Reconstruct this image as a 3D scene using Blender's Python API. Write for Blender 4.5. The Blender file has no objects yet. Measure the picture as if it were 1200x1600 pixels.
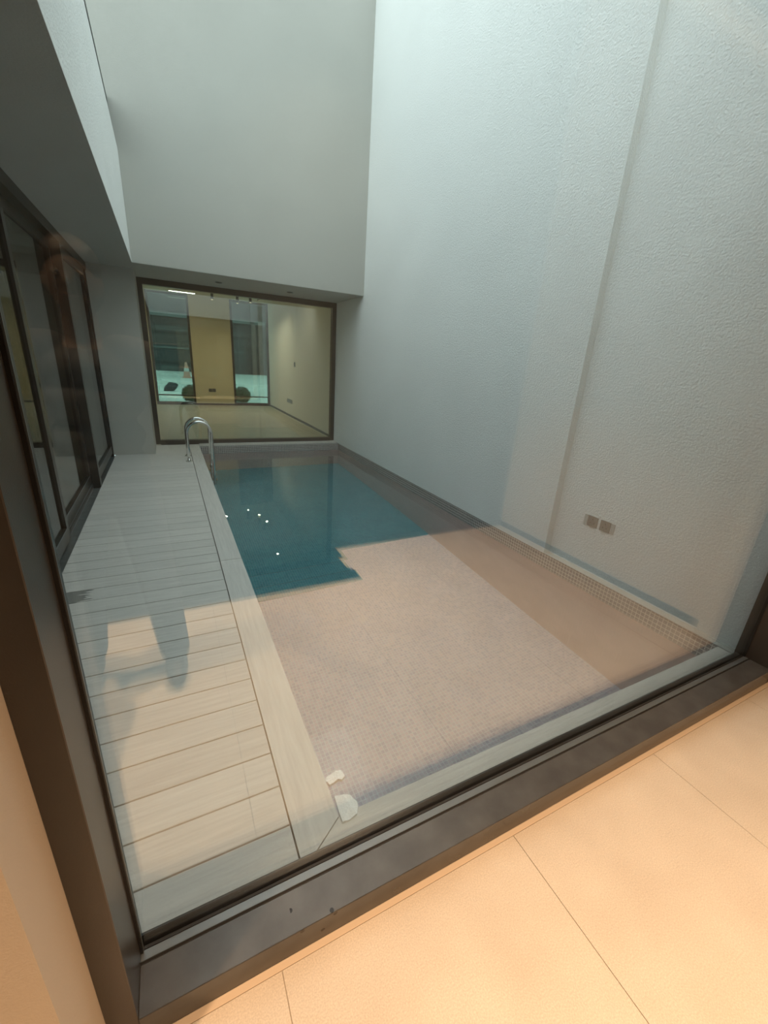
import bpy, bmesh, math, random
from mathutils import Vector, Matrix
random.seed(7)
scene = bpy.context.scene
COL = scene.collection

# ------------------------------------------------------------------ camera
cam_data = bpy.data.cameras.new('camera')
cam = bpy.data.objects.new('camera', cam_data)
COL.objects.link(cam)
CAM_F = 645.288                                   # focal length in pixels of the 1200 px wide frame
RX = (0.89312, -0.44539, 0.06309)                 # image right in world
RY = (-0.09656, -0.32691, -0.94011)               # image down in world
RZ = (0.43946, 0.83324, -0.33554)                 # view direction in world
vr = Vector(RX).normalized(); vf = Vector(RZ).normalized()
vd = vf.cross(vr).normalized(); vr = vd.cross(vf).normalized()
rot = Matrix((vr, -vd, -vf)).transposed()
cam.matrix_world = Matrix.Translation((0, 0, 1.5)) @ rot.to_4x4()
cam_data.sensor_fit = 'HORIZONTAL'; cam_data.sensor_width = 36.0
cam_data.lens = CAM_F / 1200.0 * 36.0
cam_data.clip_start = 0.02; cam_data.clip_end = 300
scene.camera = cam

# ------------------------------------------------------------------ sky, exposure
world = bpy.data.worlds.new('overcast_sky'); scene.world = world
world.use_nodes = True
wb = world.node_tree.nodes['Background']
wb.inputs['Color'].default_value = (0.84, 0.94, 0.965, 1)
wb.inputs['Strength'].default_value = 2.8
vs = scene.view_settings
vs.view_transform = 'Standard'; vs.look = 'None'; vs.gamma = 1.0; vs.exposure = 0.0
vs.use_curve_mapping = False
cy = scene.cycles
cy.use_denoising = True
try: cy.denoiser = 'OPENIMAGEDENOISE'
except Exception: pass
cy.max_bounces = 16; cy.diffuse_bounces = 7; cy.glossy_bounces = 8
cy.transmission_bounces = 12; cy.transparent_max_bounces = 24
cy.sample_clamp_indirect = 8.0; cy.caustics_refractive = True; cy.caustics_reflective = True

# ------------------------------------------------------------------ main dimensions (metres)
YF, YG, YO = 0.642, 0.776, 0.815      # near window: room side face, glass, outer face
XL, XR = -0.195, 2.75                 # clear opening between the jambs
ZS = 0.087                            # sill height
W = 2.87                              # pool side wall
WR = 2.94                             # recessed near part of it
YSTEP = 2.33
YU = 6.60                             # upper back wall
ZSOF = 2.49                           # soffit
XFAS = -0.242; ZFAS = 3.61
XD = -0.80                            # sliding door plane
YW = 7.80                             # far window
TOP = 6.05                            # top of courtyard walls
JX, PX = 0.232, 0.392                 # deck joint, pool edge
PY0, PY1 = 0.93, 7.55                 # pool ends
ZWATER, ZFLOOR = -0.12, -1.22
ROOM_R, ROOM_B, ROOM_L, ROOM_T = 2.98, -1.46, -3.2, 4.45

# ------------------------------------------------------------------ materials
MATS = {}
def new_mat(name):
    m = bpy.data.materials.new(name); m.use_nodes = True
    MATS[name] = m
    nt = m.node_tree
    return m, nt, nt.nodes['Principled BSDF']
def N(nt, kind, **kw):
    n = nt.nodes.new(kind)
    for k, v in kw.items():
        setattr(n, k, v)
    return n
def plain(name, col, rough=0.5, metal=0.0, spec=0.5, noise=0.0, nscale=20.0, bump=0.0, bscale=200.0, stretch=(1, 1, 1), detail=4):
    m, nt, b = new_mat(name)
    b.inputs['Roughness'].default_value = rough
    b.inputs['Metallic'].default_value = metal
    b.inputs['Specular IOR Level'].default_value = spec
    b.inputs['Base Color'].default_value = (*col, 1)
    tc = N(nt, 'ShaderNodeTexCoord'); mp = N(nt, 'ShaderNodeMapping')
    mp.inputs['Scale'].default_value = stretch
    nt.links.new(tc.outputs['Object'], mp.inputs['Vector'])
    if noise:
        nz = N(nt, 'ShaderNodeTexNoise'); nz.inputs['Scale'].default_value = nscale; nz.inputs['Detail'].default_value = detail
        nt.links.new(mp.outputs['Vector'], nz.inputs['Vector'])
        r = N(nt, 'ShaderNodeMapRange'); r.inputs['From Min'].default_value = .25; r.inputs['From Max'].default_value = .75
        r.inputs['To Min'].default_value = 1 - noise; r.inputs['To Max'].default_value = 1 + noise
        nt.links.new(nz.outputs['Fac'], r.inputs['Value'])
        mx = N(nt, 'ShaderNodeMix', data_type='RGBA', blend_type='MULTIPLY')
        mx.inputs[0].default_value = 1
        mx.inputs[6].default_value = (*col, 1)
        nt.links.new(r.outputs['Result'], mx.inputs[7])
        nt.links.new(mx.outputs[2], b.inputs['Base Color'])
    if bump:
        nb = N(nt, 'ShaderNodeTexNoise'); nb.inputs['Scale'].default_value = bscale; nb.inputs['Detail'].default_value = 3
        nt.links.new(mp.outputs['Vector'], nb.inputs['Vector'])
        bp = N(nt, 'ShaderNodeBump'); bp.inputs['Strength'].default_value = bump; bp.inputs['Distance'].default_value = 0.007
        nt.links.new(nb.outputs['Fac'], bp.inputs['Height'])
        nt.links.new(bp.outputs['Normal'], b.inputs['Normal'])
    return m

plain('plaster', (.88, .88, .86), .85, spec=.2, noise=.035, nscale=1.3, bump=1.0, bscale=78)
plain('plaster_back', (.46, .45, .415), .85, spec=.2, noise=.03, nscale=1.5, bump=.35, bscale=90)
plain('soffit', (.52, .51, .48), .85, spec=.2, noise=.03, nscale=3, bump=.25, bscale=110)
plain('bronze', (.075, .066, .058), .36, metal=.35, spec=.5, noise=.06, nscale=6, bump=.05, bscale=400)
plain('bronze_dark', (.032, .030, .028), .32, metal=.3, spec=.5)
plain('gasket', (.012, .012, .012), .6)
plain('bead_metal', (.17, .19, .20), .35, metal=.6)
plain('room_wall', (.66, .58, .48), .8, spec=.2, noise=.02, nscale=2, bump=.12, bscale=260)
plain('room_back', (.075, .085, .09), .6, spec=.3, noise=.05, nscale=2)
plain('room_ceiling', (.75, .70, .62), .9, spec=.1)
plain('grout', (.52, .45, .36), .9)
plain('caulk', (.60, .50, .38), .6)
plain('skirting', (.05, .048, .045), .5)
plain('mat_dark', (.018, .019, .020), .95, spec=.05, noise=.2, nscale=60)
plain('deck_gap', (.06, .057, .052), .9)
plain('tray_metal', (.17, .19, .19), .4, metal=.5, noise=.25, nscale=14)
plain('chrome', (.78, .78, .76), .12, metal=1.0)
plain('white_plastic', (.82, .83, .82), .45)
plain('white_foam', (.90, .91, .90), .8, bump=.4, bscale=120)
plain('socket_grey', (.20, .22, .22), .45)
plain('socket_rim', (.48, .50, .48), .45)
plain('socket_dark', (.05, .05, .045), .5)
plain('interior_beige', (.66, .56, .37), .8, spec=.2, noise=.02, nscale=2)
plain('interior_white', (.72, .68, .58), .8, spec=.2)
plain('interior_floor', (.50, .46, .36), .35, spec=.4, noise=.05, nscale=2)
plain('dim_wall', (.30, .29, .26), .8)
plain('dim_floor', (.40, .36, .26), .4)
plain('street', (.58, .62, .57), .9, noise=.22, nscale=.35)
plain('kerb', (.70, .72, .68), .9)
plain('facade_dark', (.030, .031, .032), .7, noise=.12, nscale=.5)
plain('facade_panel', (.045, .047, .048), .6)
plain('facade_light', (.13, .14, .14), .7)
plain('leaf', (.055, .085, .035), .7, noise=.3, nscale=9)
plain('twig', (.09, .06, .04), .9)
plain('cone_orange', (.50, .26, .20), .6)
plain('sack', (.035, .036, .04), .9, noise=.3, nscale=8)
plain('black_metal', (.015, .015, .016), .4)
plain('curtain', (.50, .60, .58), .9)

def emis(name, col, s):
    m, nt, b = new_mat(name)
    b.inputs['Base Color'].default_value = (*col, 1)
    b.inputs['Emission Color'].default_value = (*col, 1)
    b.inputs['Emission Strength'].default_value = s
emis('lamp_glow', (1.0, .74, .46), 3.0)
emis('strip_glow', (1.0, .93, .80), 9.0)

def glass(name, tint, f0, power=5.0):
    m = bpy.data.materials.new(name); m.use_nodes = True; MATS[name] = m
    nt = m.node_tree; nt.nodes.clear()
    out = N(nt, 'ShaderNodeOutputMaterial'); mix = N(nt, 'ShaderNodeMixShader')
    tr = N(nt, 'ShaderNodeBsdfTransparent'); gl = N(nt, 'ShaderNodeBsdfGlossy')
    tr.inputs['Color'].default_value = (*tint, 1); gl.inputs['Roughness'].default_value = 0.0
    gl.inputs['Color'].default_value = (1, 1, 1, 1)
    lw = N(nt, 'ShaderNodeLayerWeight'); lw.inputs['Blend'].default_value = 0.5
    pw = N(nt, 'ShaderNodeMath', operation='POWER'); pw.inputs[1].default_value = power
    ma = N(nt, 'ShaderNodeMath', operation='MULTIPLY_ADD'); ma.inputs[1].default_value = 1 - f0; ma.inputs[2].default_value = f0
    nt.links.new(lw.outputs['Facing'], pw.inputs[0]); nt.links.new(pw.outputs[0], ma.inputs[0])
    nt.links.new(ma.outputs[0], mix.inputs['Fac'])
    nt.links.new(tr.outputs[0], mix.inputs[1]); nt.links.new(gl.outputs[0], mix.inputs[2])
    nt.links.new(mix.outputs[0], out.inputs['Surface'])
    return m
glass('glass_near', (.965, .985, .98), .08)
glass('glass_far', (.90, .95, .93), .12)
glass('glass_door', (.56, .59, .57), .045, 6.0)
glass('glass_street', (.60, .72, .68), .04)
plain('glass_dark', (.02, .024, .026), .05, spec=.6)

def water_mat():
    m = bpy.data.materials.new('water'); m.use_nodes = True; MATS['water'] = m
    nt = m.node_tree; nt.nodes.clear()
    out = N(nt, 'ShaderNodeOutputMaterial'); g = N(nt, 'ShaderNodeBsdfGlass')
    g.inputs['IOR'].default_value = 1.33; g.inputs['Roughness'].default_value = 0.0
    va = N(nt, 'ShaderNodeVolumeAbsorption')
    va.inputs['Color'].default_value = (.46, .87, .93, 1); va.inputs['Density'].default_value = 0.20
    tc = N(nt, 'ShaderNodeTexCoord'); nz = N(nt, 'ShaderNodeTexNoise'); nz.inputs['Scale'].default_value = 2.2; nz.inputs['Detail'].default_value = 1.5
    nt.links.new(tc.outputs['Object'], nz.inputs['Vector'])
    bp = N(nt, 'ShaderNodeBump'); bp.inputs['Strength'].default_value = .10; bp.inputs['Distance'].default_value = .02
    nt.links.new(nz.outputs['Fac'], bp.inputs['Height']); nt.links.new(bp.outputs['Normal'], g.inputs['Normal'])
    nt.links.new(g.outputs[0], out.inputs['Surface']); nt.links.new(va.outputs[0], out.inputs['Volume'])
water_mat()

def mosaic(name, ax, c1, c2, mortar, size=.0255):
    """square glass mosaic; ax picks the two object axes that span the surface"""
    m, nt, b = new_mat(name)
    tc = N(nt, 'ShaderNodeTexCoord'); sp = N(nt, 'ShaderNodeSeparateXYZ'); cb = N(nt, 'ShaderNodeCombineXYZ')
    nt.links.new(tc.outputs['Object'], sp.inputs[0])
    nt.links.new(sp.outputs[ax[0]], cb.inputs[0]); nt.links.new(sp.outputs[ax[1]], cb.inputs[1])
    br = N(nt, 'ShaderNodeTexBrick'); br.offset = 0; br.squash = 1
    br.inputs['Scale'].default_value = 1; br.inputs['Brick Width'].default_value = size; br.inputs['Row Height'].default_value = size
    br.inputs['Mortar Size'].default_value = size * .085; br.inputs['Mortar Smooth'].default_value = .1; br.inputs['Bias'].default_value = -.1
    br.inputs['Color1'].default_value = (*c1, 1); br.inputs['Color2'].default_value = (*c2, 1); br.inputs['Mortar'].default_value = (*mortar, 1)
    nt.links.new(cb.outputs[0], br.inputs['Vector'])
    nz = N(nt, 'ShaderNodeTexNoise'); nz.inputs['Scale'].default_value = 3.0
    nt.links.new(cb.outputs[0], nz.inputs['Vector'])
    mr = N(nt, 'ShaderNodeMapRange'); mr.inputs['To Min'].default_value = .86; mr.inputs['To Max'].default_value = 1.14
    nt.links.new(nz.outputs['Fac'], mr.inputs['Value'])
    mx = N(nt, 'ShaderNodeMix', data_type='RGBA', blend_type='MULTIPLY'); mx.inputs[0].default_value = 1
    nt.links.new(br.outputs['Color'], mx.inputs[6]); nt.links.new(mr.outputs['Result'], mx.inputs[7])
    nt.links.new(mx.outputs[2], b.inputs['Base Color'])
    b.inputs['Roughness'].default_value = .3
    bp = N(nt, 'ShaderNodeBump', invert=True); bp.inputs['Strength'].default_value = .4; bp.inputs['Distance'].default_value = .002
    nt.links.new(br.outputs['Fac'], bp.inputs['Height']); nt.links.new(bp.outputs['Normal'], b.inputs['Normal'])
mosaic('mosaic_floor', (0, 1), (.95, .72, .76), (.70, .54, .63), (.95, .86, .87))
mosaic('mosaic_teal', (0, 1), (.13, .42, .48), (.08, .31, .38), (.26, .50, .54))
mosaic('mosaic_side', (1, 2), (.84, .56, .50), (.78, .52, .47), (.86, .60, .55))
mosaic('mosaic_end', (0, 2), (.84, .56, .50), (.78, .52, .47), (.86, .60, .55))
mosaic('band_side', (1, 2), (.27, .23, .22), (.19, .17, .17), (.72, .68, .64), .030)
mosaic('band_end', (0, 2), (.27, .23, .22), (.19, .17, .17), (.72, .68, .64), .030)

def board_mat(name, along, stain=False):
    m, nt, b = new_mat(name)
    geo = N(nt, 'ShaderNodeNewGeometry'); mp = N(nt, 'ShaderNodeMapping')
    mp.inputs['Scale'].default_value = (2.2, 38, 10) if along == 'x' else (38, 2.2, 10)
    nt.links.new(geo.outputs['Position'], mp.inputs['Vector'])
    nz = N(nt, 'ShaderNodeTexNoise'); nz.inputs['Scale'].default_value = 1.6; nz.inputs['Detail'].default_value = 5; nz.inputs['Roughness'].default_value = .6
    nt.links.new(mp.outputs['Vector'], nz.inputs['Vector'])
    oi = N(nt, 'ShaderNodeObjectInfo')
    rmp = N(nt, 'ShaderNodeValToRGB')
    rmp.color_ramp.elements[0].position = .3; rmp.color_ramp.elements[0].color = (.55, .52, .485, 1)
    rmp.color_ramp.elements[1].position = .7; rmp.color_ramp.elements[1].color = (.68, .65, .605, 1)
    nt.links.new(nz.outputs['Fac'], rmp.inputs['Fac'])
    mr = N(nt, 'ShaderNodeMapRange'); mr.inputs['To Min'].default_value = .94; mr.inputs['To Max'].default_value = 1.05
    nt.links.new(oi.outputs['Random'], mr.inputs['Value'])
    mx = N(nt, 'ShaderNodeMix', data_type='RGBA', blend_type='MULTIPLY'); mx.inputs[0].default_value = 1
    nt.links.new(rmp.outputs['Color'], mx.inputs[6]); nt.links.new(mr.outputs['Result'], mx.inputs[7])
    last = mx.outputs[2]
    if stain:
        sp = N(nt, 'ShaderNodeSeparateXYZ'); nt.links.new(geo.outputs['Position'], sp.inputs[0])
        n2 = N(nt, 'ShaderNodeTexNoise'); n2.inputs['Scale'].default_value = 5.0
        mp2 = N(nt, 'ShaderNodeMapping'); mp2.inputs['Scale'].default_value = (1, 9, 1)
        nt.links.new(geo.outputs['Position'], mp2.inputs['Vector']); nt.links.new(mp2.outputs['Vector'], n2.inputs['Vector'])
        e = N(nt, 'ShaderNodeMath', operation='MULTIPLY_ADD'); e.inputs[1].default_value = .42
        nt.links.new(n2.outputs['Fac'], e.inputs[0]); nt.links.new(sp.outputs[0], e.inputs[2])
        lt = N(nt, 'ShaderNodeMath', operation='LESS_THAN'); lt.inputs[1].default_value = -.37
        nt.links.new(e.outputs[0], lt.inputs[0])
        m3 = N(nt, 'ShaderNodeMix', data_type='RGBA')
        nt.links.new(lt.outputs[0], m3.inputs[0]); nt.links.new(last, m3.inputs[6]); m3.inputs[7].default_value = (.20, .20, .185, 1)
        last = m3.outputs[2]
    nt.links.new(last, b.inputs['Base Color'])
    b.inputs['Roughness'].default_value = .62
    bp = N(nt, 'ShaderNodeBump'); bp.inputs['Strength'].default_value = .12; bp.inputs['Distance'].default_value = .002
    nt.links.new(nz.outputs['Fac'], bp.inputs['Height']); nt.links.new(bp.outputs['Normal'], b.inputs['Normal'])
board_mat('board', 'x'); board_mat('board_stained', 'x', True); board_mat('coping', 'y'); board_mat('coping_x', 'x')

def tile_mat():
    m, nt, b = new_mat('floor_tile')
    geo = N(nt, 'ShaderNodeNewGeometry')
    n1 = N(nt, 'ShaderNodeTexNoise'); n1.inputs['Scale'].default_value = 4; n1.inputs['Detail'].default_value = 6
    n2 = N(nt, 'ShaderNodeTexNoise'); n2.inputs['Scale'].default_value = 260; n2.inputs['Detail'].default_value = 2
    vo = N(nt, 'ShaderNodeTexVoronoi'); vo.inputs['Scale'].default_value = 6.0
    for n in (n1, n2, vo): nt.links.new(geo.outputs['Position'], n.inputs['Vector'])
    r1 = N(nt, 'ShaderNodeValToRGB')
    r1.color_ramp.elements[0].position = .3; r1.color_ramp.elements[0].color = (.56, .50, .415, 1)
    r1.color_ramp.elements[1].position = .72; r1.color_ramp.elements[1].color = (.64, .58, .49, 1)
    nt.links.new(n1.outputs['Fac'], r1.inputs['Fac'])
    r2 = N(nt, 'ShaderNodeMapRange'); r2.inputs['From Min'].default_value = .3; r2.inputs['From Max'].default_value = .7; r2.inputs['To Min'].default_value = .86; r2.inputs['To Max'].default_value = 1.10
    nt.links.new(n2.outputs['Fac'], r2.inputs['Value'])
    mx = N(nt, 'ShaderNodeMix', data_type='RGBA', blend_type='MULTIPLY'); mx.inputs[0].default_value = 1
    nt.links.new(r1.outputs['Color'], mx.inputs[6]); nt.links.new(r2.outputs['Result'], mx.inputs[7])
    lt = N(nt, 'ShaderNodeMath', operation='LESS_THAN'); lt.inputs[1].default_value = .016
    nt.links.new(vo.outputs['Distance'], lt.inputs[0])
    m3 = N(nt, 'ShaderNodeMix', data_type='RGBA'); m3.inputs[7].default_value = (.10, .08, .06, 1)
    nt.links.new(lt.outputs[0], m3.inputs[0]); nt.links.new(mx.outputs[2], m3.inputs[6])
    nt.links.new(m3.outputs[2], b.inputs['Base Color'])
    b.inputs['Roughness'].default_value = .55
tile_mat()

def sill_mat():
    """bronze coated sill with a smeared pale scratch line and a few dark specks"""
    m, nt, b = new_mat('sill_bronze')
    geo = N(nt, 'ShaderNodeNewGeometry')
    nz = N(nt, 'ShaderNodeTexNoise'); nz.inputs['Scale'].default_value = 10; nz.inputs['Detail'].default_value = 6
    mp = N(nt, 'ShaderNodeMapping'); mp.inputs['Scale'].default_value = (.9, 1, 1)
    nt.links.new(geo.outputs['Position'], mp.inputs['Vector']); nt.links.new(mp.outputs[0], nz.inputs['Vector'])
    vo = N(nt, 'ShaderNodeTexVoronoi'); vo.inputs['Scale'].default_value = 17
    nt.links.new(geo.outputs['Position'], vo.inputs['Vector'])
    sp = N(nt, 'ShaderNodeSeparateXYZ'); nt.links.new(geo.outputs['Position'], sp.inputs[0])
    # dusty film
    r1 = N(nt, 'ShaderNodeMapRange'); r1.inputs['From Min'].default_value = .35; r1.inputs['From Max'].default_value = .8
    nt.links.new(nz.outputs['Fac'], r1.inputs['Value'])
    m1 = N(nt, 'ShaderNodeMix', data_type='RGBA'); m1.inputs[6].default_value = (.078, .077, .075, 1); m1.inputs[7].default_value = (.115, .115, .112, 1)
    nt.links.new(r1.outputs[0], m1.inputs[0])
    # specks: small cells between x 0.1 and 0.45
    a = N(nt, 'ShaderNodeMath', operation='LESS_THAN'); a.inputs[1].default_value = .10; nt.links.new(vo.outputs['Distance'], a.inputs[0])
    x0 = N(nt, 'ShaderNodeMath', operation='GREATER_THAN'); x0.inputs[1].default_value = .16; nt.links.new(sp.outputs[0], x0.inputs[0])
    x1 = N(nt, 'ShaderNodeMath', operation='LESS_THAN'); x1.inputs[1].default_value = .36; nt.links.new(sp.outputs[0], x1.inputs[0])
    p1 = N(nt, 'ShaderNodeMath', operation='MULTIPLY'); nt.links.new(a.outputs[0], p1.inputs[0]); nt.links.new(x0.outputs[0], p1.inputs[1])
    p2 = N(nt, 'ShaderNodeMath', operation='MULTIPLY'); nt.links.new(p1.outputs[0], p2.inputs[0]); nt.links.new(x1.outputs[0], p2.inputs[1])
    m2 = N(nt, 'ShaderNodeMix', data_type='RGBA'); m2.inputs[7].default_value = (.02, .018, .017, 1)
    nt.links.new(p2.outputs[0], m2.inputs[0]); nt.links.new(m1.outputs[2], m2.inputs[6])
    nt.links.new(m2.outputs[2], b.inputs['Base Color'])
    b.inputs['Roughness'].default_value = .27; b.inputs['Metallic'].default_value = .3
sill_mat()

# ------------------------------------------------------------------ mesh helpers
def tag(o, label=None, cat=None, group=None, kind=None):
    if label: o['label'] = label
    if cat: o['category'] = cat
    if group: o['group'] = group
    if kind: o['kind'] = kind
    return o
def empty(name, loc=(0, 0, 0), **kw):
    o = bpy.data.objects.new(name, None); o.location = loc; o.empty_display_size = .1
    COL.objects.link(o); return tag(o, **kw)
def world_loc(o):
    v = Vector((0, 0, 0))
    while o is not None:
        v += o.location; o = o.parent
    return v
def link(name, me, loc, parent=None, mat=None):
    o = bpy.data.objects.new(name, me)
    if mat and not me.materials: me.materials.append(MATS[mat])
    COL.objects.link(o)
    o.location = Vector(loc)
    if parent is not None:
        o.parent = parent; o.location = Vector(loc) - world_loc(parent)
    return o
BOXES = {}
def box(name, x0, x1, y0, y1, z0, z1, mat, parent=None, bevel=0.0, share=False, **kw):
    sx, sy, sz = x1 - x0, y1 - y0, z1 - z0
    key = (round(sx, 4), round(sy, 4), round(sz, 4), mat, bevel)
    me = BOXES.get(key) if share else None
    if me is None:
        bm = bmesh.new(); bmesh.ops.create_cube(bm, size=1)
        for v in bm.verts: v.co = Vector((v.co.x * sx, v.co.y * sy, v.co.z * sz))
        if bevel: bmesh.ops.bevel(bm, geom=bm.edges[:], offset=bevel, segments=1, affect='EDGES')
        me = bpy.data.meshes.new(name); bm.to_mesh(me); bm.free()
        me.materials.append(MATS[mat])
        if share: BOXES[key] = me
    return tag(link(name, me, ((x0 + x1) / 2, (y0 + y1) / 2, (z0 + z1) / 2), parent), **kw)
def from_bm(name, bm, loc, mat, parent=None, smooth=False, **kw):
    me = bpy.data.meshes.new(name)
    bmesh.ops.recalc_face_normals(bm, faces=bm.faces[:])
    bm.to_mesh(me); bm.free()
    me.materials.append(MATS[mat])
    if smooth:
        for p in me.polygons: p.use_smooth = True
    return tag(link(name, me, loc, parent), **kw)
def prism(name, pts, axis, a0, a1, mat, parent=None, **kw):
    """extrude a polygon; axis 'z' extrudes (x,y) points, 'y' extrudes (x,z), 'x' extrudes (y,z)"""
    bm = bmesh.new()
    def P(p, a):
        return {'z': (p[0], p[1], a), 'y': (p[0], a, p[1]), 'x': (a, p[0], p[1])}[axis]
    allp = [Vector(P(p, a)) for a in (a0, a1) for p in pts]
    c = sum(allp, Vector()) / len(allp)
    n = len(pts); vs_ = [bm.verts.new(p - c) for p in allp]
    bm.faces.new(vs_[:n]); bm.faces.new(vs_[n:][::-1])
    for i in range(n):
        j = (i + 1) % n
        bm.faces.new((vs_[i], vs_[j], vs_[n + j], vs_[n + i]))
    return from_bm(name, bm, c, mat, parent, **kw)
def tube(bm, pts, r, seg=16, cap=True):
    rings = []
    up = None
    for i, p in enumerate(pts):
        p = Vector(p)
        if i == 0: t = Vector(pts[1]) - p
        elif i == len(pts) - 1: t = p - Vector(pts[i - 1])
        else: t = Vector(pts[i + 1]) - Vector(pts[i - 1])
        t.normalize()
        if up is None:
            up = t.orthogonal().normalized()
        up = (up - t * up.dot(t)).normalized()
        side = t.cross(up)
        rr = r[i] if isinstance(r, (list, tuple)) else r
        rings.append([bm.verts.new(p + (up * math.cos(2 * math.pi * k / seg) + side * math.sin(2 * math.pi * k / seg)) * rr) for k in range(seg)])
    for a, b_ in zip(rings, rings[1:]):
        for k in range(seg):
            bm.faces.new((a[k], a[(k + 1) % seg], b_[(k + 1) % seg], b_[k]))
    if cap:
        bm.faces.new(rings[0][::-1]); bm.faces.new(rings[-1])
def cyl(name, c, r, z0, z1, mat, parent=None, seg=24, r2=None, **kw):
    bm = bmesh.new(); tube(bm, [(0, 0, z0 - c[2]), (0, 0, z1 - c[2])], [r, r if r2 is None else r2], seg)
    return from_bm(name, bm, c, mat, parent, **kw)
def area(name, loc, size, power, col, parent=None, spread=math.radians(150), rot=(0, 0, 0)):
    l = bpy.data.lights.new(name, 'AREA'); l.shape = 'DISK'; l.size = size; l.energy = power; l.color = col; l.spread = spread
    o = bpy.data.objects.new(name, l); COL.objects.link(o); o.location = loc; o.rotation_euler = rot
    if parent is not None:
        o.parent = parent; o.location = Vector(loc) - world_loc(parent)
    return o

# ================================================================== STRUCTURE: the room the picture is taken from
fl = empty('floor', (0, 0, -.06), label='beige stone tile floor of the lit room beside the window', kind='structure')
box('grout_bed', ROOM_L, ROOM_R, ROOM_B, YO, -.06, -.004, 'grout', fl)
xs = [.12 + .797 * i for i in range(-5, 5)]
ys = [YF - 1.6 * i for i in range(0, 3)]
for i in range(len(xs) - 1):
    for j in range(2):
        x0, x1 = max(xs[i], ROOM_L), min(xs[i + 1], ROOM_R)
        y1 = ys[j] - (.018 if j == 0 else 0); y0 = max(ys[j + 1], ROOM_B)
        if x1 - x0 < .05: continue
        box('floor_tile', x0 + .0008, x1 - .0008, y0 + .0008, y1 - .0008, -.02, 0, 'floor_tile', fl, bevel=.0008)
box('caulk_strip', -.25, ROOM_R, YF - .0175, YF, -.02, -.0012, 'caulk', fl)
box('ceiling', ROOM_L, ROOM_R, ROOM_B, .61, ROOM_T, ROOM_T + .12, 'room_ceiling', label='pale ceiling of the lit room', kind='structure')
wf = empty('wall_front', (-.25, .51, 0), label='beige plaster wall around the big picture window', kind='structure')
box('wall_pier', ROOM_L, -.25, .51, YO, 0, 4.7, 'room_wall', wf)
box('wall_pier', XR + .055, ROOM_R + .2, .51, YO, 0, 4.7, 'room_wall', wf)
box('lintel', -.25, XR + .055, .51, YO - .01, ZSOF + .02, 2.8, 'room_wall', wf)
box('upper_facade', -.30, W + .3, YO - .2, YO, ZSOF + .02, TOP, 'plaster', wf)
wr = empty('wall_side_room', (ROOM_R, 0, 0), label='beige side wall of the lit room', kind='structure'); wr.name = 'wall_right_inner'
box('wall_panel', ROOM_R, ROOM_R + .15, ROOM_B - .15, .51, 0, ROOM_T + .1, 'room_wall', wr)
box('skirting', ROOM_R - .012, ROOM_R, ROOM_B, .51, 0, .05, 'skirting', wr)
wbk = empty('wall_rear', (0, ROOM_B, 0), label='grey wall behind the viewer', kind='structure')
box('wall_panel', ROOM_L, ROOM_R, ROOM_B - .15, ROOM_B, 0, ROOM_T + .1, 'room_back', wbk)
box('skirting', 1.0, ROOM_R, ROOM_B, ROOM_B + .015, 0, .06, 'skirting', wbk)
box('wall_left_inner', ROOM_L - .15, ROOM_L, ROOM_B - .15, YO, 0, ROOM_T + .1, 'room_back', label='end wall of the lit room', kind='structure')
for i, (lx, ly) in enumerate(((1.05, -.65), (-1.45, -.25))):
    d = empty('recessed_downlight', (lx, ly, ROOM_T), label=('recessed warm downlight in the room ceiling nearest the window middle', 'recessed warm downlight in the room ceiling towards the left end')[i], cat='downlight', group='downlights of the lit room')
    bm = bmesh.new(); tube(bm, [(0, 0, -.004), (0, 0, .0)], [.058, .062], 32)
    from_bm('trim_ring', bm, (lx, ly, ROOM_T), 'white_plastic', d)
    cyl('lens', (lx, ly, ROOM_T - .005), .044, ROOM_T - .006, ROOM_T - .0045, 'lamp_glow', d)
    area('lamp', (lx, ly, ROOM_T - .012), .09, (49, 38)[i], (1.0, .635, .37), d, spread=math.radians(64))
m_ = empty('floor_mat', (0, -1.1, 0), label='dark ribbed mat lying along the rear wall, seen mirrored in the glass', cat='mat')
for k in range(3):
    box('mat_rib', -1.4, 1.14 - .04 * (k % 2), -1.44 + .185 * k, -1.44 + .185 * k + .17, .001, .012, 'mat_dark', m_)
box('mat_base', -1.4, 1.10, -1.44, -.90, .0005, .006, 'mat_dark', m_)

# ================================================================== near picture window
w1 = empty('window_1', (XL, YF, 0), label='large fixed picture window with bronze frame looking onto the pool', kind='structure')
box('sill', XL, XR, YF, .740, 0, ZS, 'sill_bronze', w1, bevel=.0015)
box('sill_groove', XL, XR, .740, .746, 0, ZS - .006, 'gasket', w1)
box('glazing_bead', XL, XR, .746, .768, 0, ZS + .001, 'bead_metal', w1, bevel=.001)
box('gasket', XL, XR, .768, .775, 0, ZS + .003, 'gasket', w1)
box('gasket', XL, XR, .8005, .806, 0, ZS + .002, 'gasket', w1)
box('outer_sill', XL, XR, .806, YO, -.02, ZS - .03, 'bronze', w1)
box('jamb', XL - .055, XL, YF, YO, 0, ZSOF + .02, 'bronze', w1, bevel=.0015)
box('jamb', XR, XR + .055, YF, YO, 0, ZSOF + .02, 'bronze', w1, bevel=.0015)
box('gasket', XL, XL + .006, .762, .775, ZS, ZSOF - .04, 'gasket', w1)
box('gasket_lip', XL + .006, XL + .008, .766, .770, ZS, ZSOF - .04, 'bead_metal', w1)
box('gasket', XR - .006, XR, .762, .775, ZS, ZSOF - .04, 'gasket', w1)
box('head', XL, XR, YF, YO, ZSOF - .04, ZSOF + .02, 'bronze', w1, bevel=.0015)
for y in (.776, .794):
    box('glass_pane', XL, XR, y, y + .006, ZS - .01, ZSOF - .035, 'glass_near', w1)

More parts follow.
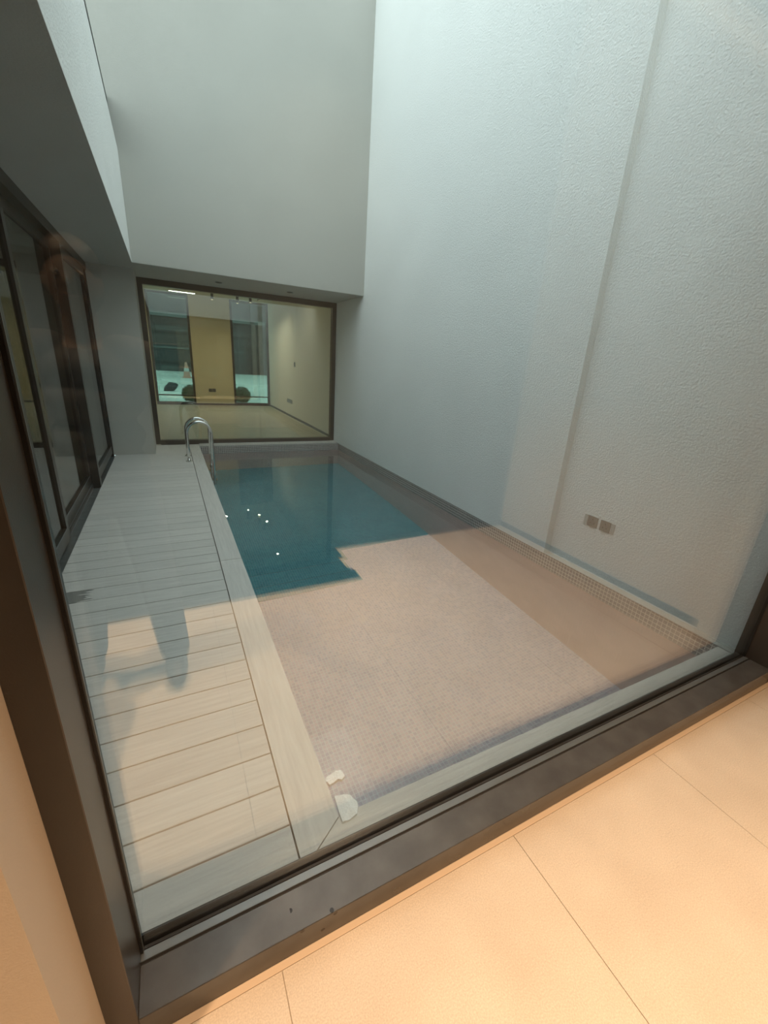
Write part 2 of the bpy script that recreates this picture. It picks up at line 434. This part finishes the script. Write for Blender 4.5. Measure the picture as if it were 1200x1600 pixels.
# ================================================================== deck
deck = empty('pool_deck', (-.3, 3.5, -.08), label='pale grey composite board deck along the left side of the pool', cat='deck')
box('deck_base', -.7765, PX - .03, YO, YW + .05, -.08, -.03, 'deck_gap', deck)
box('deck_base', PX - .03, W, YO, PY0 - .01, -.08, -.03, 'deck_gap', deck)
PITCH = .1511; Y0 = .971; G = .0028
for n in range(-1, 35):
    ya, yb = Y0 + PITCH * n, Y0 + PITCH * (n + 1)
    if n == -1: ya = YO + .002
    box('deck_board', -.775, JX - G, ya + G, yb - G, -.03, 0, 'board_stained' if n == 12 else 'board', deck, bevel=.0012, share=(n not in (-1, 12)))
YE = Y0 + PITCH * 35
box('end_board', -.775, JX - G, YE + G, 7.10, -.03, 0, 'board', deck, bevel=.0012)
box('end_board', -.255, JX - G, 7.10 + G, YW - .02, -.03, 0, 'board', deck, bevel=.0012)
# coping: mitred corner at the near end, butt joint at y 3.09
CY = Y0 + PITCH * 14
prism('coping_board', [(JX + G, YO + .005), (PX, PY0), (PX, CY - G), (JX + G, CY - G)], 'z', -.035, 0, 'coping', deck)
box('coping_board', JX + G, PX, CY + G, YW - .02, -.035, 0, 'coping', deck, bevel=.0012)
prism('coping_board', [(JX + G + .006, YO + .004), (W, YO + .004), (W, PY0), (PX + .006, PY0)], 'z', -.035, 0, 'coping_x', deck)
# metal drainage tray beside the sliding doors
tray = empty('drain_tray', (-.80, 4.0, -.03), label='grey metal drainage tray between deck boards and sliding doors', cat='drain')
box('tray_base', -.845, -.777, YO + .01, 7.08, -.03, -.012, 'tray_metal', tray)
box('tray_lip', -.783, -.777, YO + .01, 7.08, -.012, -.001, 'tray_metal', tray)

# ================================================================== pool
pool = empty('pool_basin', (1.6, 4.2, ZFLOOR - .15), label='rectangular plunge pool basin lined with small beige mosaic tiles', cat='swimming pool')
box('pool_floor', PX, W + .01, PY0, 4.15, ZFLOOR - .15, ZFLOOR, 'mosaic_floor', pool)
box('teal_floor', PX, W + .01, 4.15, PY1, ZFLOOR - .15, ZFLOOR, 'mosaic_teal', pool)  # teal tiled far part, level with the pink near part
for k in range(3):  # thin teal tile strips lying on the flat near floor
    box('blue_strip', PX, 1.65 - .05 * (k == 1), 3.50 + .217 * k, 3.50 + .217 * k + .212, ZFLOOR, ZFLOOR + .008, 'mosaic_teal', pool, bevel=.002)
box('pool_wall', PX - .2, PX, PY0 - .1, PY1 + .2, ZFLOOR - .15, -.036, 'mosaic_side', pool)
box('pool_wall', W + .005, W + .2, PY0 - .1, PY1 + .2, ZFLOOR - .15, ZWATER - .03, 'mosaic_side', pool)
box('tile_band', W + .005, W + .2, PY0 - .1, PY1 + .2, ZWATER - .03, -.001, 'band_side', pool)
box('pool_wall', PX, W + .005, PY0 - .1, PY0, ZFLOOR - .15, -.036, 'mosaic_end', pool)
box('pool_wall', PX, W + .005, PY1, PY1 + .2, ZFLOOR - .15, ZWATER - .03, 'mosaic_end', pool)
box('tile_band', PX, W + .005, PY1, PY1 + .2, ZWATER - .03, -.002, 'band_end', pool)
box('pool_water', PX - .008, W + .013, PY0 - .008, PY1 + .008, ZFLOOR - .02, ZWATER, 'water', label='still clear blue-green water filling the pool', cat='water', kind='stuff')
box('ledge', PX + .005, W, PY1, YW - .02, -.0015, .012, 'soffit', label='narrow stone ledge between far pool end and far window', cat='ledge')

# white scraps at the near pool corner
def scrap(name, pts, z0, z1, **kw):
    bm = bmesh.new(); n = len(pts)
    c = Vector((sum(p[0] for p in pts) / n, sum(p[1] for p in pts) / n, z0))
    lo = [bm.verts.new(Vector((p[0], p[1], z0)) - c) for p in pts]
    hi = [bm.verts.new(Vector((p[0] * .97 + c.x * .03, p[1] * .97 + c.y * .03, z1 + random.uniform(-.003, .003))) - c) for p in pts]
    ctr = bm.verts.new(Vector((c.x + .004, c.y - .003, z1 + .004)) - c)
    bm.faces.new(lo[::-1])
    for i in range(n):
        j = (i + 1) % n
        bm.faces.new((lo[i], lo[j], hi[j], hi[i])); bm.faces.new((hi[i], hi[j], ctr))
    return from_bm(name, bm, c, 'white_foam', **kw)
scrap('foam_sheet', [(.394, .93), (.400, 1.000), (.430, .990), (.455, .985), (.462, .960), (.470, .945), (.466, .93), (.452, .906), (.420, .898), (.394, .900)], .0005, .009, label='white foam sheet laid over the near inner corner of the coping', cat='foam')
scrap('foam_scrap', [(.418, 1.150), (.430, 1.168), (.452, 1.170), (.47, 1.176), (.500, 1.172), (.502, 1.140), (.484, 1.128), (.47, 1.136), (.45, 1.130), (.43, 1.128), (.424, 1.142)], ZWATER - .003, ZWATER + .010, label='torn scrap of white foam floating by the coping', cat='foam')

# ================================================================== courtyard walls
rw = empty('wall_right', (W, 4, 0), label='tall white textured plaster wall along the right side of the pool', kind='structure')
box('wall_panel', W, W + .30, YSTEP, YW + .25, 0, TOP, 'plaster', rw)
box('recessed_panel', WR, WR + .30, YO, YSTEP, 0, TOP, 'plaster', rw)
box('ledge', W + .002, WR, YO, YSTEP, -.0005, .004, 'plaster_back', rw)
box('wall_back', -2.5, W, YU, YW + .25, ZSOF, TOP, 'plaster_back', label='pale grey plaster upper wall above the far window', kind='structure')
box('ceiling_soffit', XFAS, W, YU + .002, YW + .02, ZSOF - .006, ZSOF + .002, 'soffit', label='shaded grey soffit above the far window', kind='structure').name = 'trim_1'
pier = box('wall_pier', -1.0, -.255, 7.10, YW + .25, 0, ZSOF - .006, 'plaster_back', label='short grey plaster pier between sliding doors and far window', kind='structure'); pier.name = 'wall_left_pier'
bal = empty('wall_left', (XFAS, 3.5, ZSOF), label='white plaster fascia and dark soffit overhanging the sliding doors', kind='structure')
box('fascia', XFAS - .15, XFAS, YO, YU, ZSOF, ZFAS, 'plaster', bal)
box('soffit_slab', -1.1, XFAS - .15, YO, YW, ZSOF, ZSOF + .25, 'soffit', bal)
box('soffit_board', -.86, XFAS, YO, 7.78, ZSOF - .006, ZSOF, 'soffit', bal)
uw = empty('window_3', (-.30, 3.5, ZFAS), label='dark upper window strip above the white fascia', kind='structure')
box('window_frame', -.34, -.284, YO, YU, ZFAS, ZFAS + .05, 'bronze_dark', uw)
box('glass_pane', -.33, -.29, YO, YU, ZFAS + .05, 4.02, 'glass_dark', uw)
box('head', -.50, -.284, YO, YU, 4.02, 4.07, 'bronze_dark', uw)
for i, (lx, ly) in enumerate(((.824, 7.25), (1.88, 7.25))):
    d = empty('soffit_downlight', (lx, ly, ZSOF - .006), label=('small dark unlit downlight in far soffit nearer the pier', 'small dark unlit downlight in far soffit nearer the white wall')[i], cat='downlight', group='downlights in the far soffit')
    cyl('trim_ring', (lx, ly, ZSOF - .012), .05, ZSOF - .014, ZSOF - .006, 'socket_grey', d)
    cyl('lens', (lx, ly, ZSOF - .015), .036, ZSOF - .0165, ZSOF - .014, 'socket_dark', d)

def socket(name, origin, u, n, kinds, label, cat, size=.085, mats=('socket_rim', 'socket_grey'), **kw):
    """faceplates side by side along unit vector u on a wall with outward normal n"""
    u = Vector(u); n = Vector(n); z = Vector((0, 0, 1)); o = Vector(origin)
    e = empty(name, o, label=label, cat=cat, **kw)
    def slab(nm, c, hw, hh, d0, d1, mat, par):
        bm = bmesh.new(); bmesh.ops.create_cube(bm, size=1)
        for v in bm.verts:
            v.co = u * (v.co.x * 2 * hw) + z * (v.co.z * 2 * hh) + n * (d0 + (v.co.y + .5) * (d1 - d0))
        return from_bm(nm, bm, c, mat, par)
    x = 0
    for kd in kinds:
        if kd == 'gap': x += .02; continue
        wd = size if kd != 'strip' else .028
        c = o + u * (x + wd / 2)
        p = slab('faceplate', c, wd / 2, size / 2, 0.0, .008, mats[0] if kd in ('strip',) else mats[1], e)
        if kd == 'socket':
            for dx, dz in ((0, .018), (-.016, -.012), (.016, -.012)):
                slab('pin_hole', c + u * dx + z * dz, .004, .006, .008, .009, 'socket_dark', p)
        elif kd == 'switch':
            slab('rocker', c, wd * .3, size * .32, .008, .012, mats[0], p)
        x += wd + .006
    return e
socket('outlet_panel', (WR, 2.06, .425), (0, -1, 0), (-1, 0, 0), ('strip', 'socket', 'gap', 'socket', 'strip'), 'grey twin outlet panel on the recessed white wall', 'outlet', size=.085)

# ================================================================== far window and far room
w2 = empty('window_2', (1.3, YW, 0), label='large bronze framed window at the far end of the pool', kind='structure')
fx0, fx1, fz0, fz1 = -.255, W, .012, ZSOF - .006
box('jamb', fx0, fx0 + .07, YW, YW + .10, fz0, fz1, 'bronze', w2)
box('jamb', fx1 - .075, fx1, YW, YW + .10, fz0, fz1, 'bronze', w2)
box('head', fx0 + .07, fx1 - .075, YW, YW + .10, fz1 - .085, fz1, 'bronze', w2)
box('bottom_rail', fx0 + .07, fx1 - .075, YW, YW + .10, fz0 - .02, fz0 + .06, 'bronze', w2)
box('glass_pane', fx0 + .07, fx1 - .075, YW + .04, YW + .048, fz0 + .06, fz1 - .085, 'glass_far', w2)
FB, FT, FZ, FL_, FR_ = 13.80, 2.97, .02, -.95, 2.90
rm = empty('floor_far', (1, 10.8, 0), label='beige floor of the lit room beyond the far window', kind='structure')
box('floor_slab', FL_ - .1, FR_ + .1, YW + .1, FB + .2, -.10, FZ, 'interior_floor', rm)
box('ceiling_far', FL_ - .1, FR_ + .1, YW + .24, FB + .2, FT, FT + .12, 'interior_white', label='ceiling of the room beyond the far window', kind='structure')
box('wall_far_head', FL_, FR_, YW + .10, YW + .24, ZSOF + .002, FT + .12, 'interior_white', kind='structure', label='inner wall strip above the far window')
box('wall_far_right', FR_, FR_ + .15, YW + .1, FB + .2, 0, FT + .1, 'interior_white', label='cream right wall of the room beyond the far window', kind='structure')
box('wall_far_left', FL_ - .12, FL_, YW + .25, FB + .2, 0, FT + .1, 'interior_white', label='left wall of the room beyond the far window', kind='structure')
fbw = empty('wall_far_back', (1, FB, 0), label='yellow beige street wall between two tall windows of far room', kind='structure')
box('wall_pier', .735, 1.815, FB, FB + .2, FZ, FT, 'interior_beige', fbw)
box('wall_pier', FL_, -.30, FB, FB + .2, FZ, FT, 'interior_beige', fbw)
box('skirting', .735, 1.815, FB - .012, FB, FZ, FZ + .05, 'skirting', fbw)
box('skirting', FR_ - .012, FR_, YW + .1, FB, FZ, FZ + .05, 'skirting', fbw)
for k, (xa, xb) in enumerate(((-.30, .735), (1.815, 2.90))):
    s = empty('window_%d' % (4 + k), (xa, FB, 0), label=('tall street window at left of the far room', 'tall street window at right of the far room')[k], kind='structure')
    box('jamb', xa, xa + .06, FB - .01, FB + .1, FZ, FT, 'bronze_dark', s)
    box('jamb', xb - .06, xb, FB - .01, FB + .1, FZ, FT, 'bronze_dark', s)
    box('head', xa + .06, xb - .06, FB - .01, FB + .1, FT - .06, FT, 'bronze_dark', s)
    box('bottom_rail', xa + .06, xb - .06, FB - .01, FB + .1, FZ, FZ + .08, 'bronze_dark', s)
    box('transom', xa + .06, xb - .06, FB + .02, FB + .06, FZ + .25, FZ + .28, 'bronze_dark', s)
    box('glass_pane', xa + .06, xb - .06, FB + .045, FB + .053, FZ + .08, FT - .06, 'glass_street', s)
socket('wall_outlet', (1.10, FB, .45), (1, 0, 0), (0, -1, 0), ('socket', 'socket'), 'dark twin outlet low on the beige wall between street windows', 'outlet', size=.095, mats=('socket_dark', 'socket_dark'))
socket('wall_outlet', (FR_, 11.6, .42), (0, -1, 0), (-1, 0, 0), ('socket', 'socket', 'socket', 'socket', 'socket'), 'row of dark outlets low on the cream wall of far room', 'outlet', size=.10, mats=('socket_dark', 'socket_grey'))
socket('wall_switch', (FR_, 10.86, 1.36), (0, -1, 0), (-1, 0, 0), ('switch',), 'dark switch plate high on the cream wall of far room', 'switch', size=.12, mats=('socket_dark', 'socket_grey'))
# linear light, spotlights on the ceiling
ll = empty('linear_light', (.57, 13.1, FT), label='slim glowing linear light on the far room ceiling', cat='light')
box('housing', .26, .89, 13.07, 13.13, FT - .035, FT, 'white_plastic', ll)
box('diffuser', .27, .88, 13.08, 13.12, FT - .045, FT - .035, 'strip_glow', ll)
for i, (sx, sy, tilt) in enumerate(((1.21, 12.2, 0), (1.84, 12.4, 0), (2.08, 11.9, 0), (2.12, 11.4, .5))):
    s = empty('spotlight', (sx, sy, FT), label=('slim black ceiling spotlight before the beige wall pier', 'slim black ceiling spotlight before left edge of right street window', 'slim black ceiling spotlight before the middle of right street window', 'tilted black ceiling spotlight, nearest of the four')[i], cat='spotlight', group='ceiling spotlights of the far room')
    cyl('base', (sx, sy, FT - .02), .05, FT - .02, FT, 'black_metal', s)
    cyl('stem', (sx, sy, FT - .05), .012, FT - .06, FT - .02, 'black_metal', s)
    bm = bmesh.new(); a = tilt
    tube(bm, [(0, 0, 0), (math.sin(a) * .16, 0, -math.cos(a) * .16)], .034, 20)
    h = from_bm('lamp_head', bm, (sx, sy, FT - .055), 'black_metal', s)
    bm = bmesh.new(); p = Vector((math.sin(a), 0, -math.cos(a)))
    tube(bm, [p * .1605, p * .163], .026, 20)
    from_bm('lens', bm, (sx, sy, FT - .055), 'lamp_glow', h)
    area('lamp', (sx + p.x * .18, sy, FT - .055 + p.z * .18), .06, 6, (1.0, .84, .62), s)
for i, (sx, sy) in enumerate(((.6, 9.6), (2.1, 9.6), (.2, 12.2))):
    d = empty('recessed_downlight', (sx, sy, FT), label=('recessed downlight in far room ceiling near the pool window left', 'recessed downlight in far room ceiling near the pool window right', 'recessed downlight in far room ceiling before left street window')[i], cat='downlight', group='downlights of the far room')
    cyl('trim_ring', (sx, sy, FT - .006), .05, FT - .006, FT, 'white_plastic', d)
    cyl('lens', (sx, sy, FT - .007), .038, FT - .008, FT - .006, 'lamp_glow', d)
    area('lamp', (sx, sy, FT - .02), .08, 6, (1.0, .84, .62), d)

# ================================================================== sliding doors on the left
d1 = empty('door_1', (XD, 4, 0), label='dark bronze sliding glass doors along the left of the deck', kind='structure')
ZH = ZSOF - .006
box('bottom_track', -.90, -.848, YO, 7.10, -.02, .03, 'bronze_dark', d1)
box('track_rail', -.856, -.850, YO, 7.10, .03, .045, 'bead_metal', d1)
box('head_frame', -.90, -.78, YO, 7.10, ZH - .09, ZH, 'bronze_dark', d1)
box('mullion_post', -.90, -.775, 5.40, 5.47, -.012, ZH - .09, 'bronze_dark', d1)
box('end_post', -.90, -.79, 7.04, 7.10, -.012, ZH - .09, 'bronze_dark', d1)
def leaf(ya, yb, x, handle=None):
    L = empty('sliding_leaf', (x, (ya + yb) / 2, .03)); L.parent = d1; L.location = Vector((x, (ya + yb) / 2, .03)) - world_loc(d1)
    b0, b1, st = .04, .15, .07
    box('stile', x - .022, x + .022, ya, ya + st, b0, ZH - .09, 'bronze_dark', L)
    box('stile', x - .022, x + .022, yb - st, yb, b0, ZH - .09, 'bronze_dark', L)
    box('bottom_rail', x - .022, x + .022, ya + st, yb - st, b0, b1, 'bronze_dark', L)
    box('top_rail', x - .022, x + .022, ya + st, yb - st, ZH - .17, ZH - .09, 'bronze_dark', L)
    box('glass_pane', x - .004, x + .004, ya + st, yb - st, b1, ZH - .17, 'glass_door', L)
    box('glazing_trim', x + .022, x + .025, ya + st, yb - st, b1 - .008, b1, 'bead_metal', L)
leaf(YO + .02, 2.25, -.875); leaf(2.19, 3.80, -.825); leaf(3.74, 5.40, -.875); leaf(5.47, 7.04, -.825)
# dim room behind the doors
dr = empty('floor_left', (-3, 5, 0), label='dim floor of the room behind the sliding doors', kind='structure')
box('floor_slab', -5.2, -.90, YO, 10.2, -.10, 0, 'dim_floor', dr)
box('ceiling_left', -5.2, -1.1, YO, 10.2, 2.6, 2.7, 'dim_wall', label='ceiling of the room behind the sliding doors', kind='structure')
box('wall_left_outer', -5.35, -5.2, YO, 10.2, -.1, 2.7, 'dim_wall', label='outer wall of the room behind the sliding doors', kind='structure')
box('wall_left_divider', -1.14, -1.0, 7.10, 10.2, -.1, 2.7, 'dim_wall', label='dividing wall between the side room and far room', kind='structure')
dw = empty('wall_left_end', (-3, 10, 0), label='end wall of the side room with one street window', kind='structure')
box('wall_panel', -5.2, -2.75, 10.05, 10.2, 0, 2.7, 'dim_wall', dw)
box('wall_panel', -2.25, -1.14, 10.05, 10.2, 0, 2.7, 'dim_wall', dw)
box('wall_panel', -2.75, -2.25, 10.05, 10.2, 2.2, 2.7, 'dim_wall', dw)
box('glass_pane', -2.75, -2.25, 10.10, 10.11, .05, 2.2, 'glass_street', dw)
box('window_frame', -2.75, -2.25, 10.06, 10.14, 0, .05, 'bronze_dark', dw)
# ================================================================== the street beyond
st = box('street_ground', -40, 60, 14.0, 70, -.25, -.10, 'street', label='pale paved street outside the far windows', kind='structure'); st.name = 'floor_street'
box('floor_side_yard', -40, -1.14, 10.2, 14.0, -.25, -.10, 'street', label='pale paved yard beside the far room', kind='structure')
bld = empty('street_building', (8, 40, -.1), label='dark grey building across the street with shutters and pale bands', cat='building')
box('facade', -20, 45, 40, 46, -.1, 14, 'facade_dark', bld)
for k in range(8):
    x0 = -10 + 4.4 * k
    dsh = box('shutter', x0, x0 + 3.2, 39.9, 40, -.1, 3.4, 'facade_panel', bld)
    for q in range(3):
        box('band', x0 + .05, x0 + 3.15, 39.84, 39.9, .5 + 1.15 * q, .62 + 1.15 * q, 'facade_light' if q == 1 else 'facade_dark', dsh)
    box('pilaster', x0 - .7, x0 - .4, 39.7, 40, -.1, 6.0, 'facade_light' if k % 3 == 2 else 'facade_panel', bld)
box('string_course', -20, 45, 39.8, 40, 4.0, 4.3, 'facade_light', bld)
box('kerb', -30, 50, 24, 24.3, -.10, .03, 'kerb', label='pale concrete kerb crossing the street', cat='kerb')

def shrub(loc, r, label, seed):
    rnd = random.Random(seed)
    e = empty('clipped_shrub', loc, label=label, cat='shrub', group='clipped ball shrubs outside the far windows')
    c = Vector((loc[0], loc[1], loc[2] + r * 1.02))
    bm = bmesh.new()
    bmesh.ops.create_icosphere(bm, subdivisions=3, radius=r * .86)
    for v in bm.verts: v.co *= 1 + rnd.uniform(-.05, .05)
    for _ in range(1500):
        d = Vector((rnd.gauss(0, 1), rnd.gauss(0, 1), rnd.gauss(0, 1))).normalized()
        p = d * r * rnd.uniform(.82, 1.0)
        a = d.orthogonal().normalized(); a.rotate(Matrix.Rotation(rnd.uniform(0, 6.28), 3, d)); t = (d * .6 + a).normalized(); s = d.cross(a)
        L = r * .13; w_ = r * .045
        vs_ = [bm.verts.new(q) for q in (p - t * L * .4, p + s * w_, p + t * L, p - s * w_)]
        bm.faces.new(vs_)
    from_bm('foliage', bm, c, 'leaf', e, kind='stuff')
    cyl('trunk', (loc[0], loc[1], loc[2]), .03, loc[2], loc[2] + r * .5, 'twig', e, seg=10)
shrub((.68, 15.4, -.10), .29, 'clipped round shrub outside left street window, half behind the wall pier', 1)
shrub((2.28, 15.4, -.10), .29, 'clipped round shrub outside the right street window', 2)
cn = empty('traffic_cone', (1.2, 30.5, -.10), label='faded orange traffic cone on the street', cat='traffic cone')
box('base', .92, 1.48, 30.22, 30.78, -.10, -.05, 'cone_orange', cn)
cyl('cone_body', (1.2, 30.5, -.05), .22, -.05, .85, 'cone_orange', cn, r2=.06)
cyl('reflective_band', (1.2, 30.5, .3), .168, .30, .50, 'socket_rim', cn, r2=.13)
bm = bmesh.new(); bmesh.ops.create_icosphere(bm, subdivisions=3, radius=1)
rnd = random.Random(4)
for v in bm.verts:
    f = 1 + .18 * math.sin(5 * v.co.x + 2) * math.cos(4 * v.co.y) + rnd.uniform(-.04, .04)
    v.co = Vector((v.co.x * .27 * f, v.co.y * .2 * f, max(v.co.z * .2 * f + .1 * v.co.x, -.14)))
from_bm('rubbish_sack', bm, (.12, 20.0, .04), 'sack', smooth=True, label='dark slumped sack lying on the pale street', cat='sack')

# ================================================================== pool ladder
lad = empty('pool_ladder', (.35, 6.68, 0), label='curved stainless steel pool ladder at the far deck edge', cat='ladder')
for y in (6.49, 6.87):
    bm = bmesh.new()
    cx, r, zc = .345, .162, .405
    pts = [(.183, 0, 0.0), (.183, 0, .2), (.183, 0, zc)]
    for k in range(1, 20):
        a = math.pi * (1 - k / 20)
        pts.append((cx + r * math.cos(a), 0, zc + r * math.sin(a)))
    pts += [(.507, 0, zc), (.507, 0, 0), (.507, 0, -.95)]
    tube(bm, [(p[0] - .183, 0, p[2]) for p in pts], .0205, 20)
    rail = from_bm('handrail', bm, (.183, y, 0), 'chrome', lad, smooth=True)
    bm = bmesh.new(); tube(bm, [(0, 0, 0.0), (0, 0, .006), (0, 0, .016)], [.046, .046, .028], 24)
    from_bm('flange', bm, (.183, y, 0.0), 'chrome', rail)
for z in (-.28, -.53, -.78):
    box('tread', .47, .545, 6.49, 6.87, z, z + .025, 'chrome', lad, bevel=.004)

# ================================================================== the person taking the picture (seen mirrored in the glass)
for n_, c_, r_ in (('skin', (.11, .085, .070), .7), ('shirt_dark', (.05, .055, .06), .9), ('trousers_dark', (.045, .048, .055), .9), ('shoe_dark', (.04, .035, .03), .5), ('hair_dark', (.02, .017, .015), .6), ('eye_white', (.30, .29, .28), .5), ('lips', (.12, .07, .06), .6)):
    plain(n_, c_, r_)
def blob(bm, c, r):
    m4 = Matrix.Translation(c) @ Matrix.Diagonal((r[0], r[1], r[2], 1))
    bmesh.ops.create_icosphere(bm, subdivisions=3, radius=1, matrix=m4)
def limb(bm, pts, rad):
    """tapered limb through joint points, densified so that it bends smoothly"""
    P, Rr = [], []
    for i in range(len(pts) - 1):
        for k in range(6):
            t = k / 6
            P.append(Vector(pts[i]).lerp(Vector(pts[i + 1]), t)); Rr.append(rad[i] * (1 - t) + rad[i + 1] * t)
    P.append(Vector(pts[-1])); Rr.append(rad[-1])
    tube(bm, P, Rr, 16)
    blob(bm, P[0], (Rr[0],) * 3); blob(bm, P[-1], (Rr[-1],) * 3)
def fuse(name, bm, mat, parent, voxel, it=6):
    """weld overlapping volumes into one continuous smooth skin"""
    me = bpy.data.meshes.new(name + '_raw'); bmesh.ops.recalc_face_normals(bm, faces=bm.faces[:]); bm.to_mesh(me); bm.free()
    o = bpy.data.objects.new(name + '_raw', me); COL.objects.link(o)
    r = o.modifiers.new('r', 'REMESH'); r.mode = 'VOXEL'; r.voxel_size = voxel
    s_ = o.modifiers.new('s', 'SMOOTH'); s_.iterations = it; s_.factor = .5
    dg = bpy.context.evaluated_depsgraph_get()
    new = bpy.data.meshes.new_from_object(o.evaluated_get(dg)); new.name = name
    bpy.data.objects.remove(o); bpy.data.meshes.remove(me)
    for p in new.polygons: p.use_smooth = True
    new.materials.clear(); new.materials.append(MATS[mat])
    return link(name, new, base, parent)
base = Vector((-.26, -.42, 0))
man = empty('person', base, label='standing person in dark clothes photographing the pool, faintly mirrored in the window', cat='person')
hipz, shz = .93, 1.47
WRI = {-1: Vector((-.27, .06, .90)), 1: Vector((.325, .335, 1.35))}
ELB = {-1: Vector((-.25, -.03, 1.16)), 1: Vector((.29, .13, 1.15))}
SH = {-1: Vector((-.19, 0, shz)), 1: Vector((.19, 0, shz))}
ANK = {-1: Vector((-.19, -.10, .09)), 1: Vector((.17, .03, .09))}
KNE = {-1: Vector((-.15, -.01, .51)), 1: Vector((.14, .05, .51))}
HZ = .055
bm = bmesh.new()
limb(bm, [(0, 0, 1.42), (0, .01, 1.52), (0, .02, 1.60)], [.07, .058, .056])
blob(bm, Vector((0, .035, 1.655 + HZ)), (.078, .098, .118)); blob(bm, Vector((0, .06, 1.59 + HZ)), (.056, .065, .06))
blob(bm, Vector((0, .132, 1.635 + HZ)), (.014, .018, .022)); blob(bm, Vector((0, .120, 1.66 + HZ)), (.010, .014, .03))
for sd in (-1, 1):
    blob(bm, Vector((.080 * sd, .025, 1.645 + HZ)), (.012, .022, .033))
    limb(bm, [SH[sd], ELB[sd], WRI[sd]], [.052, .040, .027])
    limb(bm, [(.09 * sd, 0, hipz), KNE[sd], ANK[sd]], [.082, .055, .038])
    blob(bm, ANK[sd] + Vector((0, .06, -.05)), (.042, .12, .038))
for z_, a_, b_ in ((.95, .155, .11), (1.06, .145, .10), (1.18, .145, .10), (1.31, .165, .11), (1.42, .165, .10)):
    blob(bm, Vector((0, 0, z_)), (a_, b_, .10))
fuse('body', bm, 'skin', man, .011)
def hand(w0, d, across, front, sd):
    """palm along d, four unequal fingers bending towards front then across, thumb from the side of the palm"""
    bm = bmesh.new()
    pc = w0 + d * .065
    limb(bm, [w0, w0 + d * .035, pc], [.026, .028, .030])
    for k, ln in enumerate((.062, .072, .068, .052)):
        st_ = pc + across * (-.004) + d * (.028 - .019 * k) + front * .006
        p1 = st_ + front * ln * .45 + d * .004
        p2 = p1 + across * ln * .42 + front * .005
        p3 = p2 + across * ln * .30 - front * .008
        limb(bm, [st_, p1, p2, p3], [.0095, .009, .0085, .0075])
    t0 = pc + across * .012 - front * .004
    limb(bm, [t0, t0 + across * .020 + d * .030 - front * .004, t0 + across * .040 + d * .048 + front * .004], [.012, .0105, .009])
    fuse('hand', bm, 'skin', man, .0042, 3)
hand(WRI[1], Vector((0, .25, .97)).normalized(), Vector((-1, 0, 0)), Vector((0, 1, 0)), 1)
def hanging_hand(w0):
    bm = bmesh.new(); d = Vector((0, .12, -.99)).normalized(); f = Vector((0, 1, 0)); i_ = Vector((1, 0, 0))
    pc = w0 + d * .07
    limb(bm, [w0, w0 + d * .04, pc], [.026, .028, .030])
    for k, ln in enumerate((.070, .080, .075, .058)):
        st_ = pc + f * (.028 - .019 * k) + d * .012
        p1 = st_ + d * ln * .45; p2 = p1 + d * ln * .34 + i_ * .010; p3 = p2 + d * ln * .24 + i_ * .014
        limb(bm, [st_, p1, p2, p3], [.0095, .009, .0085, .0075])
    t0 = pc + f * .026 - d * .02
    limb(bm, [t0, t0 + f * .016 + d * .030 + i_ * .008, t0 + f * .018 + d * .058 + i_ * .014], [.012, .0105, .009])
    fuse('hand', bm, 'skin', man, .0042, 3)
hanging_hand(WRI[-1])
# clothing
bm = bmesh.new()
for z_, a_, b_ in ((.93, .172, .128), (1.04, .168, .122), (1.16, .165, .120), (1.30, .182, .128), (1.41, .182, .118)):
    blob(bm, Vector((0, 0, z_)), (a_, b_, .10))
for sd in (-1, 1):
    limb(bm, [SH[sd] * .6 + Vector((0, 0, .59)), SH[sd], ELB[sd], ELB[sd].lerp(WRI[sd], .96)], [.075, .070, .056, .040])
fuse('shirt', bm, 'shirt_dark', man, .011)
bm = bmesh.new()
blob(bm, Vector((0, 0, .93)), (.175, .130, .10))
for sd in (-1, 1):
    limb(bm, [(.092 * sd, 0, hipz), KNE[sd], ANK[sd] + Vector((0, 0, .02))], [.098, .080, .068])
fuse('trousers', bm, 'trousers_dark', man, .011)
for sd in (-1, 1):
    bm = bmesh.new()
    blob(bm, ANK[sd] + Vector((0, .055, -.045)), (.052, .140, .046)); blob(bm, ANK[sd] + Vector((0, -.01, -.03)), (.046, .06, .055))
    for v in bm.verts: v.co.z = max(v.co.z, .002)
    fuse('shoe', bm, 'shoe_dark', man, .008)
bm = bmesh.new()
blob(bm, Vector((0, .015, 1.700 + HZ)), (.090, .104, .100)); blob(bm, Vector((0, -.025, 1.65 + HZ)), (.086, .078, .11))
fuse('hair', bm, 'hair_dark', man, .008)
for sd in (-1, 1):
    bm = bmesh.new(); blob(bm, Vector((.030 * sd, .118, 1.668 + HZ)), (.014, .010, .008)); ey = from_bm('eye', bm, base, 'eye_white', man)
    bm = bmesh.new(); blob(bm, Vector((.030 * sd, .127, 1.668 + HZ)), (.006, .004, .006)); from_bm('iris', bm, base, 'hair_dark', ey)
bm = bmesh.new(); blob(bm, Vector((0, .118, 1.602 + HZ)), (.024, .012, .008)); from_bm('mouth', bm, base, 'lips', man)
ph = empty('phone', (.005, -.02, 1.42), label='black smartphone held up in the right hand of the mirrored person', cat='phone')
box('case', -.037, .042, -.024, -.016, 1.365, 1.520, 'black_metal', ph, bevel=.003)
box('camera_bump', -.034, -.002, -.016, -.013, 1.482, 1.517, 'gasket', ph, bevel=.0008)
